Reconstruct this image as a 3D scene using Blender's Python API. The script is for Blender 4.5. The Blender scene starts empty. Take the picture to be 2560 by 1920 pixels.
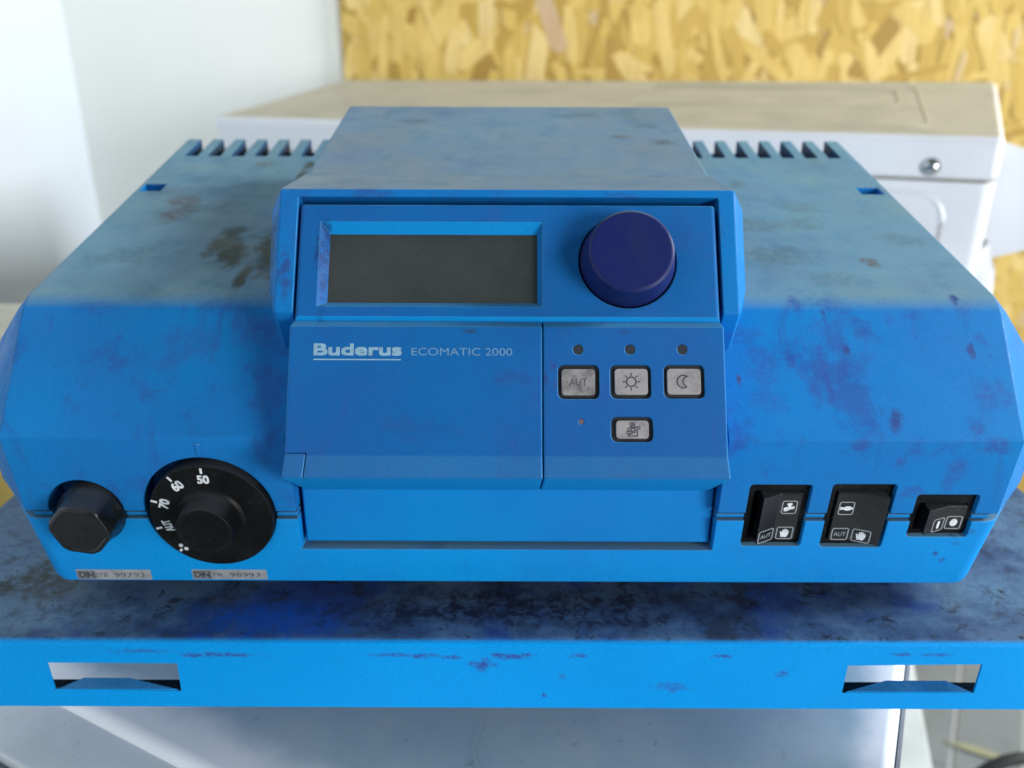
import bpy, bmesh, math, random
from mathutils import Vector, Matrix
random.seed(7)
R = math.radians
CAMZ = 1.25                      # camera height above the floor, metres
scene = bpy.context.scene
COL = scene.collection

# ------------------------------------------------------------------ camera
cam = bpy.data.cameras.new('camera')
cam.sensor_width = 36.0
cam.sensor_fit = 'HORIZONTAL'
cam.lens = 36.0 * 2050.0 / 2560.0
cam.clip_start = 0.01
cam.clip_end = 50
cam.dof.use_dof = True
cam.dof.focus_distance = 0.352
cam.dof.aperture_fstop = 6.8
camo = bpy.data.objects.new('camera', cam)
camo.matrix_world = Matrix.Translation((0, 0, CAMZ)) @ Matrix.Rotation(R(68), 4, 'X') @ Matrix.Rotation(R(0.2), 4, 'Z')
COL.objects.link(camo)
scene.camera = camo

# ------------------------------------------------------------------ light
world = bpy.data.worlds.new('World')
scene.world = world
world.use_nodes = True
bg = world.node_tree.nodes['Background']
bg.inputs['Color'].default_value = (0.80, 0.90, 1.0, 1)
bg.inputs['Strength'].default_value = 0.115

def area(name, loc, target, sx, sy, power, col):
    l = bpy.data.lights.new(name, 'AREA')
    l.shape = 'RECTANGLE'; l.size = sx; l.size_y = sy
    l.energy = power; l.color = col
    o = bpy.data.objects.new(name, l)
    o.location = loc
    d = Vector(target) - Vector(loc)
    o.rotation_euler = d.to_track_quat('-Z', 'Y').to_euler()
    COL.objects.link(o)
    return o
area('window_light', (1.40, -0.95, 1.32), (0.0, 0.4, 1.05), 0.8, 0.8, 39, (1.0, 0.985, 0.97))
area('wall_fill_light', (3.3, 0.85, 2.75), (-0.75, 1.3, 1.2), 1.2, 1.2, 185, (0.97, 0.99, 1.0))  # added lamp that brightens the walls, not a known window

vs = scene.view_settings
scene.display_settings.display_device = 'sRGB'
vs.view_transform = 'Standard'; vs.look = 'None'
vs.exposure = 0.0; vs.gamma = 1.0
try: vs.use_curve_mapping = False
except Exception: pass
scene.cycles.max_bounces = 8

# ------------------------------------------------------------------ helpers
def W(x, y, z):                   # millimetres relative to the camera -> metres in the room
    return Vector((x * .001, y * .001, z * .001 + CAMZ))

class Frame:                      # a flat work plane: u along x, v up the plane, n out of it
    def __init__(s, top, bot):
        t = Vector((0, top[0] - bot[0], top[1] - bot[1])).normalized()
        s.o = Vector((0, bot[0], bot[1])); s.t = t; s.n = Vector((0, -t.z, t.y))
    def p(s, u, v, n=0.0):
        q = s.o + Vector((u, 0, 0)) + s.t * v + s.n * n
        return W(*q)
class Flat(Frame):                # horizontal / arbitrary frame from origin and axes
    def __init__(s, o, U, V, N):
        s.o = Vector(o); s.U = Vector(U).normalized(); s.V = Vector(V).normalized(); s.N = Vector(N).normalized()
    def p(s, u, v, n=0.0):
        return W(*(s.o + s.U * u + s.V * v + s.N * n))

def new(): return bmesh.new()
def faces_fix(bm): bmesh.ops.recalc_face_normals(bm, faces=bm.faces)
def solid(bm, a, b, fix=True):              # two matching rings of points -> closed solid
    A = [bm.verts.new(p) for p in a]; B = [bm.verts.new(p) for p in b]
    n = len(A)
    bm.faces.new(A); bm.faces.new(list(reversed(B)))
    for i in range(n):
        bm.faces.new((A[i], B[i], B[(i + 1) % n], A[(i + 1) % n]))
    if fix: faces_fix(bm)
    return bm
def prism(fr, poly, n0, n1, bm=None, fix=True):
    bm = bm or new()
    return solid(bm, [fr.p(u, v, n1) for u, v in poly], [fr.p(u, v, n0) for u, v in poly], fix)
def rrect(u0, u1, v0, v1, r=0.0, seg=4):
    if r <= 0: return [(u0, v0), (u1, v0), (u1, v1), (u0, v1)]
    out = []
    for cx, cy, a0 in ((u1 - r, v0 + r, -90), (u1 - r, v1 - r, 0), (u0 + r, v1 - r, 90), (u0 + r, v0 + r, 180)):
        for k in range(seg + 1):
            a = R(a0 + 90 * k / seg)
            out.append((cx + r * math.cos(a), cy + r * math.sin(a)))
    return out
def circ(u, v, r, n=40): return [(u + r * math.cos(2 * math.pi * k / n), v + r * math.sin(2 * math.pi * k / n)) for k in range(n)]
def profx(prof, x0, x1, bm=None): # (y,z) outline pushed along x
    bm = bm or new()
    return solid(bm, [W(x0, y, z) for y, z in prof], [W(x1, y, z) for y, z in prof])
def box(x0, x1, y0, y1, z0, z1, bm=None):
    return profx([(y0, z0), (y1, z0), (y1, z1), (y0, z1)], x0, x1, bm)
def hull(pts, bm=None):
    bm = bm or new()
    vs_ = [bm.verts.new(p) for p in pts]
    r = bmesh.ops.convex_hull(bm, input=vs_)
    junk = [g for g in r['geom_interior'] + r['geom_unused'] if isinstance(g, bmesh.types.BMVert) and g.is_valid]
    if junk: bmesh.ops.delete(bm, geom=list(set(junk)), context='VERTS')
    bmesh.ops.dissolve_limit(bm, angle_limit=R(1.0), verts=bm.verts, edges=bm.edges)
    faces_fix(bm)
    return bm
def bevel(bm, w, seg=2, ang=20, sel=None):  # w in mm
    es = [e for e in bm.edges if len(e.link_faces) == 2 and e.calc_face_angle(0) > R(ang) and (sel is None or sel(e))]
    if es: bmesh.ops.bevel(bm, geom=es, offset=w * .001, segments=seg, profile=0.5, affect='EDGES', clamp_overlap=True)
    return bm
def lathe(fr, u, v, prof, seg=56, bm=None, wob=None):   # prof: (radius, height)
    bm = bm or new()
    rings = []
    for r, h in prof:
        rings.append([bm.verts.new(fr.p(u + (r if wob is None else wob(r, h, 2 * math.pi * k / seg)) * math.cos(2 * math.pi * k / seg),
                                         v + (r if wob is None else wob(r, h, 2 * math.pi * k / seg)) * math.sin(2 * math.pi * k / seg), h)) for k in range(seg)])
    for a, b in zip(rings, rings[1:]):
        for k in range(seg):
            bm.faces.new((a[k], a[(k + 1) % seg], b[(k + 1) % seg], b[k]))
    bm.faces.new(list(reversed(rings[0]))); bm.faces.new(rings[-1])
    faces_fix(bm)
    return bm
def tube(path, r, seg=10, bm=None, closed=False):       # path in metres
    bm = bm or new()
    n = len(path); rings = []
    for i, p in enumerate(path):
        a = path[(i - 1) % n] if (closed or i > 0) else p
        b = path[(i + 1) % n] if (closed or i < n - 1) else p
        d = (b - a).normalized()
        s = d.cross(Vector((0, 0, 1)))
        if s.length < 1e-3: s = d.cross(Vector((1, 0, 0)))
        s.normalize(); q = s.cross(d).normalized()
        rings.append([bm.verts.new(p + (s * math.cos(2 * math.pi * k / seg) + q * math.sin(2 * math.pi * k / seg)) * r) for k in range(seg)])
    for i in range(n if closed else n - 1):
        a, b = rings[i], rings[(i + 1) % n]
        for k in range(seg): bm.faces.new((a[k], a[(k + 1) % seg], b[(k + 1) % seg], b[k]))
    if not closed:
        bm.faces.new(list(reversed(rings[0]))); bm.faces.new(rings[-1])
    faces_fix(bm)
    return bm
def sheet(fr, poly, n, bm=None):
    bm = bm or new()
    f = bm.faces.new([bm.verts.new(fr.p(u, v, n)) for u, v in poly])
    f.normal_update()
    return bm
def stroke(fr, pts, w, n, closed=False, bm=None):       # printed line of constant width
    bm = bm or new()
    P = [Vector((a, b, 0)) for a, b in pts]; m = len(P)
    L = []; Rr = []
    for i in range(m):
        a = P[(i - 1) % m] if (closed or i > 0) else None
        b = P[(i + 1) % m] if (closed or i < m - 1) else None
        d1 = (P[i] - a).normalized() if a else (b - P[i]).normalized()
        d2 = (b - P[i]).normalized() if b else d1
        n1 = Vector((-d1.y, d1.x, 0)); n2 = Vector((-d2.y, d2.x, 0))
        mm = (n1 + n2).normalized(); k = w / 2 / max(.35, mm.dot(n1))
        L.append(bm.verts.new(fr.p(*(P[i] + mm * k).xy, n))); Rr.append(bm.verts.new(fr.p(*(P[i] - mm * k).xy, n)))
    for i in range(m if closed else m - 1):
        j = (i + 1) % m
        bm.faces.new((L[i], Rr[i], Rr[j], L[j]))
    return bm
def text_sheet(fr, s, u, v, n, w=None, h=3.0, rot=0.0, bold=0.0, anchor='l', bm=None, space=1.0):
    bm = bm or new()
    c = bpy.data.curves.new('t', 'FONT'); c.body = s; c.size = 1.0; c.offset = bold; c.space_character = space
    o = bpy.data.objects.new('t', c); COL.objects.link(o)
    bpy.context.view_layer.update()
    me = bpy.data.meshes.new_from_object(o.evaluated_get(bpy.context.evaluated_depsgraph_get()))
    xs = [q.co.x for q in me.vertices]; ys = [q.co.y for q in me.vertices]
    x0, x1 = min(xs), max(xs); y0 = min(ys); y1 = max(ys)
    if s.isupper() or s.isdigit() or s[0].isupper() or s[0].isdigit(): y0 = max(y0, 0.0) if y0 > -.05 else y0
    ky = h / (y1 - y0); kx = (w / (x1 - x0)) if w else ky
    W2 = kx * (x1 - x0)
    ca, sa = math.cos(rot), math.sin(rot)
    ids = []
    for q in me.vertices:
        X = (q.co.x - x0) * kx - (W2 / 2 if anchor == 'c' else 0); Y = (q.co.y - y0) * ky - (h / 2 if anchor == 'c' else 0)
        ids.append(bm.verts.new(fr.p(u + X * ca - Y * sa, v + X * sa + Y * ca, n)))
    for f in me.polygons:
        try: bm.faces.new([ids[i] for i in f.vertices])
        except ValueError: pass
    bpy.data.objects.remove(o); bpy.data.meshes.remove(me); bpy.data.curves.remove(c)
    return bm

def bold_text(fr, s, u, v, n, w, h, d, rot=0.0, anchor='l'):
    bm = new()                    # overprinted a few times, each pass a hair apart
    for k, (du, dv) in enumerate(((0, 0), (d, 0), (0, d), (d, d), (d / 2, d / 2))):
        a, b = du * math.cos(rot) - dv * math.sin(rot), du * math.sin(rot) + dv * math.cos(rot)
        text_sheet(fr, s, u + a, v + b, n + .006 * k, w - d, h - d, rot=rot, anchor=anchor, bm=bm)
    return bm
def to_mesh(bm, name):
    me = bpy.data.meshes.new(name); bm.to_mesh(me); bm.free(); return me
def cut(bm, cutters):             # exact boolean difference, baked
    o = bpy.data.objects.new('tmp', to_mesh(bm, 'tmp')); COL.objects.link(o)
    tmp = []
    for c in cutters:
        k = bpy.data.objects.new('cutter', to_mesh(c, 'cutter')); COL.objects.link(k); tmp.append(k)
        m = o.modifiers.new('b', 'BOOLEAN'); m.operation = 'DIFFERENCE'; m.solver = 'EXACT'; m.object = k
    bpy.context.view_layer.update()
    me = bpy.data.meshes.new_from_object(o.evaluated_get(bpy.context.evaluated_depsgraph_get()))
    out = new(); out.from_mesh(me)
    for k in tmp + [o]:
        d = k.data; bpy.data.objects.remove(k); bpy.data.meshes.remove(d)
    bpy.data.meshes.remove(me)
    return out

ORIGIN = {}
def thing(name, label, cat, loc, group=None):           # Empty at the base; loc in mm
    o = bpy.data.objects.new(name, None); COL.objects.link(o)
    o.location = W(*loc); o.empty_display_size = .02
    o['label'] = label; o['category'] = cat
    if group: o['group'] = group
    ORIGIN[o] = W(*loc)
    return o
def part(name, bm, mat, parent=None, label=None, smooth=30, kind=None):
    org = ORIGIN.get(parent, Vector((0, 0, 0))) if parent else Vector((0, 0, 0))
    bmesh.ops.translate(bm, verts=bm.verts, vec=-org)
    me = to_mesh(bm, name)
    for q in me.polygons: q.use_smooth = smooth > 0
    if smooth > 0: me.set_sharp_from_angle(angle=R(smooth))
    me.materials.append(mat)
    o = bpy.data.objects.new(name, me); COL.objects.link(o)
    if smooth > 0:
        m = o.modifiers.new('weighted normal', 'WEIGHTED_NORMAL'); m.keep_sharp = True; m.weight = 80
    if parent: o.parent = parent; ORIGIN[o] = org
    if label: o['label'] = label
    if kind: o['kind'] = kind
    return o

# ------------------------------------------------------------------ materials
def lin(r, g, b):
    f = lambda c: c / 12.92 if c <= .04045 else ((c + .055) / 1.055) ** 2.4
    return (f(r / 255), f(g / 255), f(b / 255), 1)
class Mat:
    def __init__(s, name, rough=.5, spec=.5, metal=0.0):
        s.m = bpy.data.materials.new(name); s.m.use_nodes = True
        s.t = s.m.node_tree; s.b = s.t.nodes['Principled BSDF']
        s.b.inputs['Roughness'].default_value = rough
        s.b.inputs['Specular IOR Level'].default_value = spec
        s.b.inputs['Metallic'].default_value = metal
        s.geo = s.n('ShaderNodeNewGeometry'); s.tc = s.n('ShaderNodeTexCoord')
    def n(s, k): return s.t.nodes.new(k)
    def l(s, a, b): s.t.links.new(a, b)
    def val(s, sock, v):
        if hasattr(v, 'is_output'): s.l(v, sock)
        else: sock.default_value = v
    def math(s, op, a, b=0.0, c=0.0, clamp=False):
        q = s.n('ShaderNodeMath'); q.operation = op; q.use_clamp = clamp
        s.val(q.inputs[0], a); s.val(q.inputs[1], b); s.val(q.inputs[2], c)
        return q.outputs[0]
    def mapr(s, v, a, b, c=0.0, d=1.0):
        q = s.n('ShaderNodeMapRange'); q.interpolation_type = 'SMOOTHSTEP'
        s.val(q.inputs['Value'], v); q.inputs['From Min'].default_value = a; q.inputs['From Max'].default_value = b
        q.inputs['To Min'].default_value = c; q.inputs['To Max'].default_value = d
        return q.outputs[0]
    def noise(s, scale, detail=4, rough=.6, vec=None, dist=0.0, color=False):
        q = s.n('ShaderNodeTexNoise'); q.inputs['Scale'].default_value = scale
        q.inputs['Detail'].default_value = detail; q.inputs['Roughness'].default_value = rough; q.inputs['Distortion'].default_value = dist
        s.l(vec if vec is not None else s.tc.outputs['Object'], q.inputs['Vector'])
        return q.outputs['Color' if color else 0]
    def mix(s, f, a, b, mode='MIX'):
        q = s.n('ShaderNodeMix'); q.data_type = 'RGBA'; q.blend_type = mode
        s.val(q.inputs[0], f); s.val(q.inputs[6], a); s.val(q.inputs[7], b)
        return q.outputs[2]
    def scaled(s, sx, sy, sz):
        q = s.n('ShaderNodeMapping'); q.inputs['Scale'].default_value = (sx, sy, sz)
        s.l(s.tc.outputs['Object'], q.inputs['Vector'])
        return q.outputs[0]
    def nz(s):
        q = s.n('ShaderNodeSeparateXYZ'); s.l(s.geo.outputs['Normal'], q.inputs[0]); return q.outputs[2]
    def spot(s, org, c, rad, k=.8, nsc=90., lo=.25):            # stain or painted-in shade with a ragged outline: centre in mm (camera frame), radii in mm
        p = W(*c) - org; k = min(.96, k * 1.3)
        a = s.n('ShaderNodeVectorMath'); a.operation = 'SUBTRACT'; s.l(s.tc.outputs['Object'], a.inputs[0]); a.inputs[1].default_value = p
        nn = s.n('ShaderNodeTexNoise'); nn.inputs['Scale'].default_value = nsc; nn.inputs['Detail'].default_value = 5
        nn.inputs['Roughness'].default_value = .65
        s.l(s.tc.outputs['Object'], nn.inputs['Vector'])
        ns = s.n('ShaderNodeVectorMath'); ns.operation = 'SUBTRACT'; s.l(nn.outputs['Color'], ns.inputs[0]); ns.inputs[1].default_value = (.5, .5, .5)
        b = s.n('ShaderNodeVectorMath'); b.operation = 'DIVIDE'; s.l(a.outputs[0], b.inputs[0]); b.inputs[1].default_value = [r * .001 for r in rad]
        d = s.n('ShaderNodeVectorMath'); d.operation = 'MULTIPLY_ADD'; s.l(ns.outputs[0], d.inputs[0]); d.inputs[1].default_value = (2.6,) * 3
        s.l(b.outputs[0], d.inputs[2])
        e = s.n('ShaderNodeVectorMath'); e.operation = 'LENGTH'; s.l(d.outputs[0], e.inputs[0])
        f = s.mapr(e.outputs['Value'], .35, 1.15, k, 0.0)
        br = s.n('ShaderNodeTexNoise'); br.inputs['Scale'].default_value = nsc * 3.1; br.inputs['Detail'].default_value = 6; br.inputs['Roughness'].default_value = .75; br.inputs['Distortion'].default_value = .5
        s.l(s.tc.outputs['Object'], br.inputs['Vector'])
        return s.math('MULTIPLY', f, s.mapr(br.outputs[0], .36, .58, lo, 1.0))
    def edge(s, r=.0009):
        q = s.n('ShaderNodeBevel'); q.samples = 4; q.inputs['Radius'].default_value = r
        d = s.n('ShaderNodeVectorMath'); d.operation = 'DOT_PRODUCT'; s.l(q.outputs[0], d.inputs[0]); s.l(s.geo.outputs['Normal'], d.inputs[1])
        return q.outputs[0], s.mapr(d.outputs['Value'], .80, .985, 1.0, 0.0)
    def bump(s, h, strength=.2, dist=.0004, normal=None):
        q = s.n('ShaderNodeBump'); q.inputs['Strength'].default_value = strength; q.inputs['Distance'].default_value = dist
        s.l(h, q.inputs['Height'])
        if normal is not None: s.l(normal, q.inputs['Normal'])
        s.l(q.outputs[0], s.b.inputs['Normal'])
    def done(s, col=None, rough=None):
        if col is not None: s.val(s.b.inputs['Base Color'], col)
        if rough is not None: s.val(s.b.inputs['Roughness'], rough)
        return s.m

UNIT_LOC = (0, 450, -250); UORG = W(*UNIT_LOC)
TRAY_LOC = (0, 460, -330); TORG = W(*TRAY_LOC)

def blue_plastic(name, base=(.003, .185, .50, 1), grime=.5, spots=(), org=None, dust=True, dlo=.77, dhi=.97, dustcol=(.155, .298, .355, 1), rough=.48, edge=True, film=None, vent=False):
    s = Mat(name, rough, .13)
    n1 = s.noise(9, 3, .55); n2 = s.noise(55, 5, .65); n3 = s.noise(900, 2, .6); n4 = s.noise(24, 5, .7)
    col = s.mix(s.mapr(n1, .35, .68), base, (base[0] * 1.2 + .004, base[1] * .84, base[2] * .92, 1))
    col = s.mix(s.mapr(n2, .56, .78, 0, .45 * grime), col, (.018, .085, .36, 1))
    col = s.mix(s.mapr(n4, .54, .70, 0, .8 * grime), col, (.022, .075, .30, 1))
    wipe = s.noise(46, 5, .65, s.scaled(1.0, .5, .28), 1.2)
    col = s.mix(s.mapr(wipe, .54, .74, 0, .75 * grime), col, (.024, .07, .28, 1))
    fine = s.noise(260, 4, .7)
    col = s.mix(s.mapr(fine, .60, .76, 0, .5 * grime), col, (.02, .065, .25, 1))
    nz = s.nz()
    if film: col = s.mix(s.mapr(nz, .02, .42), film, col)
    if dust:
        d = s.math('MULTIPLY', s.mapr(nz, dlo, dhi), s.mapr(n4, .25, .62, .99, .78), clamp=True)
        dc = s.mix(s.mapr(n1, .3, .7), dustcol, (dustcol[0] * .95, dustcol[1] * .86, dustcol[2] * .84, 1))
        dc = s.mix(s.mapr(n2, .52, .72, 0, .35), dc, (.075, .16, .225, 1))
        # streaks wiped through the dust
        st = s.noise(38, 4, .6, s.scaled(1, .35, 1), .6)
        dc = s.mix(s.mapr(st, .58, .74, 0, .38), dc, (.07, .155, .20, 1))
        col = s.mix(d, col, dc)
    if vent:                      # shade painted into the inner walls of the vent slots
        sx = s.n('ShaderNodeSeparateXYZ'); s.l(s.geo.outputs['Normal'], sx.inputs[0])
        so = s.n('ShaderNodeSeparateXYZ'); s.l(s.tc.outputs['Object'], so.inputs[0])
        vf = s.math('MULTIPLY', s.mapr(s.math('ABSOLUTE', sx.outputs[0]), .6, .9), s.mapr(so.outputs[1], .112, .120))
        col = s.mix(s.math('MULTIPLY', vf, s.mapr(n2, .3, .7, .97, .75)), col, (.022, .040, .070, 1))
    for c, rad, kol, k in spots:
        col = s.mix(s.spot(org, c, rad, k * (.85 if kol == SMEAR else .72 if kol == OLIVE else 1), lo=.9 if kol == OLIVE else .25, nsc=62. if kol == OLIVE else 90.), col, kol)
    g = s.mapr(n3, .2, .8, .93, 1.07)
    cmb = s.n('ShaderNodeCombineXYZ')
    for i in range(3): s.l(g, cmb.inputs[i])
    col = s.mix(1.0, col, cmb.outputs[0], 'MULTIPLY')
    nrm = None
    if edge:
        nrm, em = s.edge()
        sp = s.n('ShaderNodeSeparateXYZ'); s.l(nrm, sp.inputs[0])
        em = s.math('MULTIPLY', em, s.mapr(sp.outputs[2], .06, .26))
        col = s.mix(s.math('MULTIPLY', em, s.mapr(n2, .35, .6, .35, .85)), col, (.11, .40, .68, 1))
    s.bump(n3, .12, .0002, nrm)
    r = s.mapr(n2, .3, .7, rough - .05, rough + .2)
    return s.done(col, r)

PURP = (.026, .058, .22, 1); SMEAR = (.028, .078, .31, 1); BROWN = (.105, .115, .135, 1); OLIVE = (.048, .054, .028, 1); GREY = (.085, .155, .19, 1)
upper_spots = [
    ((-124, 440, -94), (17, 22, 14), OLIVE, .9), ((-126, 415, -98), (12, 20, 14), OLIVE, .85), ((-114, 405, -101), (7, 26, 10), OLIVE, .9), ((-104, 530, -74), (6, 40, 14), OLIVE, .9),
    ((134, 373, -108), (6.0, 7.1, 6.6), SMEAR, 0.6),
    ((147, 373, -109), (7.3, 5.1, 4.8), SMEAR, 0.4),
    ((149, 357, -123), (7.5, 9.6, 8.9), SMEAR, 0.55),
    ((145, 364, -117), (9.8, 5.9, 5.5), SMEAR, 0.35),
    ((141, 352, -128), (2.3, 7.9, 7.3), SMEAR, 0.6),
    ((142, 344, -135), (2.2, 7.7, 7.2), SMEAR, 0.6),
    ((142, 338, -140), (2.2, 6.6, 6.2), SMEAR, 0.6),
    ((127, 349, -130), (3.8, 4.9, 4.7), SMEAR, 0.55),
    ((132, 345, -134), (3.2, 5.7, 5.3), SMEAR, 0.6),
    ((136, 340, -138), (3.5, 5.6, 5.3), SMEAR, 0.6),
    ((114, 348, -131), (9.6, 13.0, 12.0), SMEAR, 0.5),
    ((114, 335, -143), (9.4, 10.1, 9.3), SMEAR, 0.35),
    ((188, 368, -113), (8.6, 4.8, 4.5), SMEAR, 0.45),
    ((175, 366, -115), (3.0, 4.2, 4.0), SMEAR, 0.45),
    ((215, 358, -122), (3.6, 4.7, 4.5), SMEAR, 0.45),
    ((186, 361, -119), (2.6, 5.8, 5.5), SMEAR, 0.4),
    ((211, 337, -141), (5.3, 8.1, 7.6), SMEAR, 0.5),
    ((219, 338, -140), (4.4, 7.6, 7.1), SMEAR, 0.45),
    ((203, 325, -151), (5.2, 5.0, 4.7), SMEAR, 0.55),
    ((162, 351, -129), (5.8, 5.7, 5.4), SMEAR, 0.3),
    ((153, 354, -126), (1.9, 3.6, 3.5), PURP, 0.9),
    ((169, 328, -149), (4.3, 6.7, 6.3), PURP, 0.7),
    ((209, 375, -107), (3.2, 4.5, 4.3), PURP, 0.75),
    ((210, 353, -126), (2.5, 4.6, 4.4), PURP, 0.75),
    ((145, 369, -113), (1.6, 3.4, 3.3), PURP, 0.7),
    ((102, 342, -136), (1.4, 3.5, 3.4), (.06, .05, .14, 1), 0.95),
    ((152, 321, -157), (5.8, 2.6, 3.5), SMEAR, 0.7),
    ((212, 321, -159), (8.6, 2.8, 5.1), SMEAR, 0.8),
    ((171, 322, -168), (4.0, 2.9, 5.7), SMEAR, 0.6),
    ((176, 322, -161), (5.5, 3.0, 6.2), SMEAR, 0.4),
    ((198, 323, -171), (5.9, 3.1, 7.0), SMEAR, 0.6),
    ((196, 324, -179), (4.1, 2.7, 4.0), SMEAR, 0.5),
    ((179, 324, -183), (7.0, 2.8, 4.5), SMEAR, 0.6),
    ((-155, 434, -95), (9.8, 19.7, 6.2), OLIVE, 0.9),
    ((-145, 419, -98), (8.3, 24.7, 7.3), OLIVE, 0.93),
    ((-134, 396, -103), (4.0, 23.6, 7.1), OLIVE, 0.93),
    ((-152, 451, -91), (8.8, 11.8, 4.5), OLIVE, 0.7),
    ((-134, 551, -69), (4.2, 12.7, 4.7), OLIVE, 0.9),
    ((-134, 530, -74), (3.5, 17.4, 5.7), OLIVE, 0.9),
    ((-134, 513, -78), (2.5, 11.6, 4.5), OLIVE, 0.8),
    ((-197, 493, -82), (10.0, 14.5, 5.1), BROWN, 0.7),
    ((-195, 471, -87), (10.5, 14.7, 5.2), BROWN, 0.75),
    ((-188, 484, -84), (7.5, 16.4, 5.5), BROWN, 0.65),
    ((-164, 555, -69), (7.4, 10.7, 4.3), BROWN, 0.7),
    ((183, 414, -99), (5.4, 8.4, 3.8), BROWN, 0.85),
    ((-210, 506, -79), (19.4, 11.3, 4.4), GREY, 0.45),
    ((-197, 418, -98), (24.8, 14.3, 5.1), GREY, 0.4),
    ((-173, 481, -84), (16.3, 14.0, 5.0), GREY, 0.4),
    ((136, 459, -89), (20.2, 14.2, 5.0), GREY, 0.5),
    ((164, 462, -89), (15.8, 11.1, 4.4), GREY, 0.45),
    ((135, 421, -98), (23.0, 14.4, 5.1), GREY, 0.55),
    ((158, 394, -103), (17.8, 10.8, 4.3), GREY, 0.35),
    ((168, 484, -84), (14.1, 10.7, 4.3), GREY, 0.4),
    ((212, 441, -93), (13.0, 12.5, 4.7), GREY, 0.4),
    ((140, 522, -76), (6.0, 9.2, 4.0), GREY, 0.6),
    ((-147, 355, -124), (16.5, 11.7, 10.8), SMEAR, 0.4),
    ((-156, 349, -130), (10.9, 8.5, 7.9), SMEAR, 0.35),
    ((-111, 340, -138), (9.0, 18.4, 16.8), SMEAR, 0.5),
    ((-118, 360, -120), (11.1, 10.3, 9.5), SMEAR, 0.5),
    ((-193, 370, -112), (16.9, 5.7, 5.4), SMEAR, 0.35),
    ((-136, 371, -110), (11.3, 6.4, 6.0), SMEAR, 0.5)]
lower_spots = [((203, 329, -222), (2, 4, 2), PURP, .85), ((208, 328, -212), (2.4, 4, 2), PURP, .6), ((200, 329, -218), (1.6, 3, 1.6), PURP, .7), ((213, 328, -205), (3, 4, 2), PURP, .5), ((206, 328, -207), (2, 4, 2), PURP, .6)]
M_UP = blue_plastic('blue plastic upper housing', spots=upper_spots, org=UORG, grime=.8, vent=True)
M_LOW = blue_plastic('blue plastic lower housing', base=(.002, .27, .68, 1), grime=.12, spots=lower_spots, org=UORG)
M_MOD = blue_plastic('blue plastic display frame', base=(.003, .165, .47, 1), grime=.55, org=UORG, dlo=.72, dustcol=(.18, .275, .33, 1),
                     spots=[((-108, 356, -90), (4, 30, 34), (.03, .075, .13, 1), .8), ((-100, 352, -92), (3.5, 14, 16), PURP, .6), ((-60, 371, -59), (12, 6, 2.5), PURP, .45), ((50, 371, -59), (14, 6, 2), PURP, .4), ((-101, 335, -118), (4, 14, 14), PURP, .5),  # first spot paints shade onto the left chamfer
                            ((60, 470, -44), (7, 4, 20), (.11, .14, .15, 1), .7), ((80, 461, -46), (9, 5, 20), (.09, .13, .14, 1), .7), ((75, 490, -40), (14, 5, 20), GREY, .55), ((-60, 500, -38), (13, 6, 20), GREY, .5), ((40, 512, -35), (24, 6, 20), GREY, .5)])
M_PAN = blue_plastic('blue plastic control panel', rough=.52, film=(.002, .235, .60, 1), base=(.004, .115, .355, 1), grime=.5, org=UORG, dlo=.55, dhi=1.12, dustcol=(.05, .22, .40, 1),
                     spots=[((14, 321, -128), (1.6, 3, 5), PURP, .8), ((17, 325, -123), (2.5, 4, 3), PURP, .7), ((18, 323, -131), (2, 4, 3), PURP, .7), ((-18, 333, -110), (4, 3, 1), (.03, .04, .06, 1), .7),
                            ((-83, 352, -86), (3.4, 30, 30), (.010, .045, .16, 1), .9), ((-2, 322, -128), (9, 6, 5), PURP, .3), ((49, 333, -110), (5, 3, 1.5), PURP, .5), ((-40, 312, -146), (20, 9, 6), PURP, .2)])
M_FLAT = blue_plastic('clean blue plastic', base=(.0015, .215, .56, 1), grime=.1)

def simple(name, col, rough=.5, spec=.5, metal=0., var=.0, scale=40., grain=0.):
    s = Mat(name, rough, spec, metal)
    c = col
    if var:
        c = s.mix(s.mapr(s.noise(scale, 5, .65), .35, .7), col, tuple(x * (1 - var) for x in col[:3]) + (1,))
    if grain: s.bump(s.noise(700, 2, .6), grain, .0002)
    return s.done(c)
def black(name, base, rough, spec):
    s = Mat(name, rough, spec)
    c = s.mix(s.mapr(s.noise(45, 5, .7), .42, .72, 0, .5), base, (.016, .018, .020, 1))
    c = s.mix(s.mapr(s.noise(330, 4, .7), .60, .72, 0, .5), c, (.04, .045, .05, 1))
    c = s.mix(s.math('MULTIPLY', s.mapr(s.nz(), .45, .95), .55), c, (.055, .062, .07, 1))
    nrm, em = s.edge(.0006)
    c = s.mix(s.math('MULTIPLY', em, .35), c, (.05, .055, .065, 1))
    s.l(nrm, s.b.inputs['Normal'])
    return s.done(c, s.mapr(s.noise(60, 4, .7), .3, .7, rough - .05, rough + .15))
M_BLACK = black('black plastic', (.005, .0055, .0065, 1), .24, .45)
M_BLACKM = black('matt black plastic', (.0035, .004, .0045, 1), .45, .14)
M_RUBBER = simple('black rubber', (.010, .012, .015, 1), .6, .4)
M_WHITEP = simple('white print', (.72, .76, .80, 1), .6, .3, var=.3, scale=300)
M_PALEP = simple('pale blue print', (.23, .41, .55, 1), .6, .3, var=.2, scale=300)
M_PALEP2 = simple('faded pale blue print', (.13, .29, .48, 1), .6, .3, var=.2, scale=300)
M_INK = simple('dark ink', (.045, .047, .07, 1), .6, .3)
M_INKG = simple('faded ink', (.085, .088, .105, 1), .6, .3, var=.5, scale=500)
M_LED = simple('unlit lens', (.028, .036, .042, 1), .3, .5)
M_LEDR = simple('small brown lens', (.14, .10, .13, 1), .5, .4)
M_STEEL = simple('bright steel', (.45, .48, .48, 1), .22, .5, 1.0)
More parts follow.
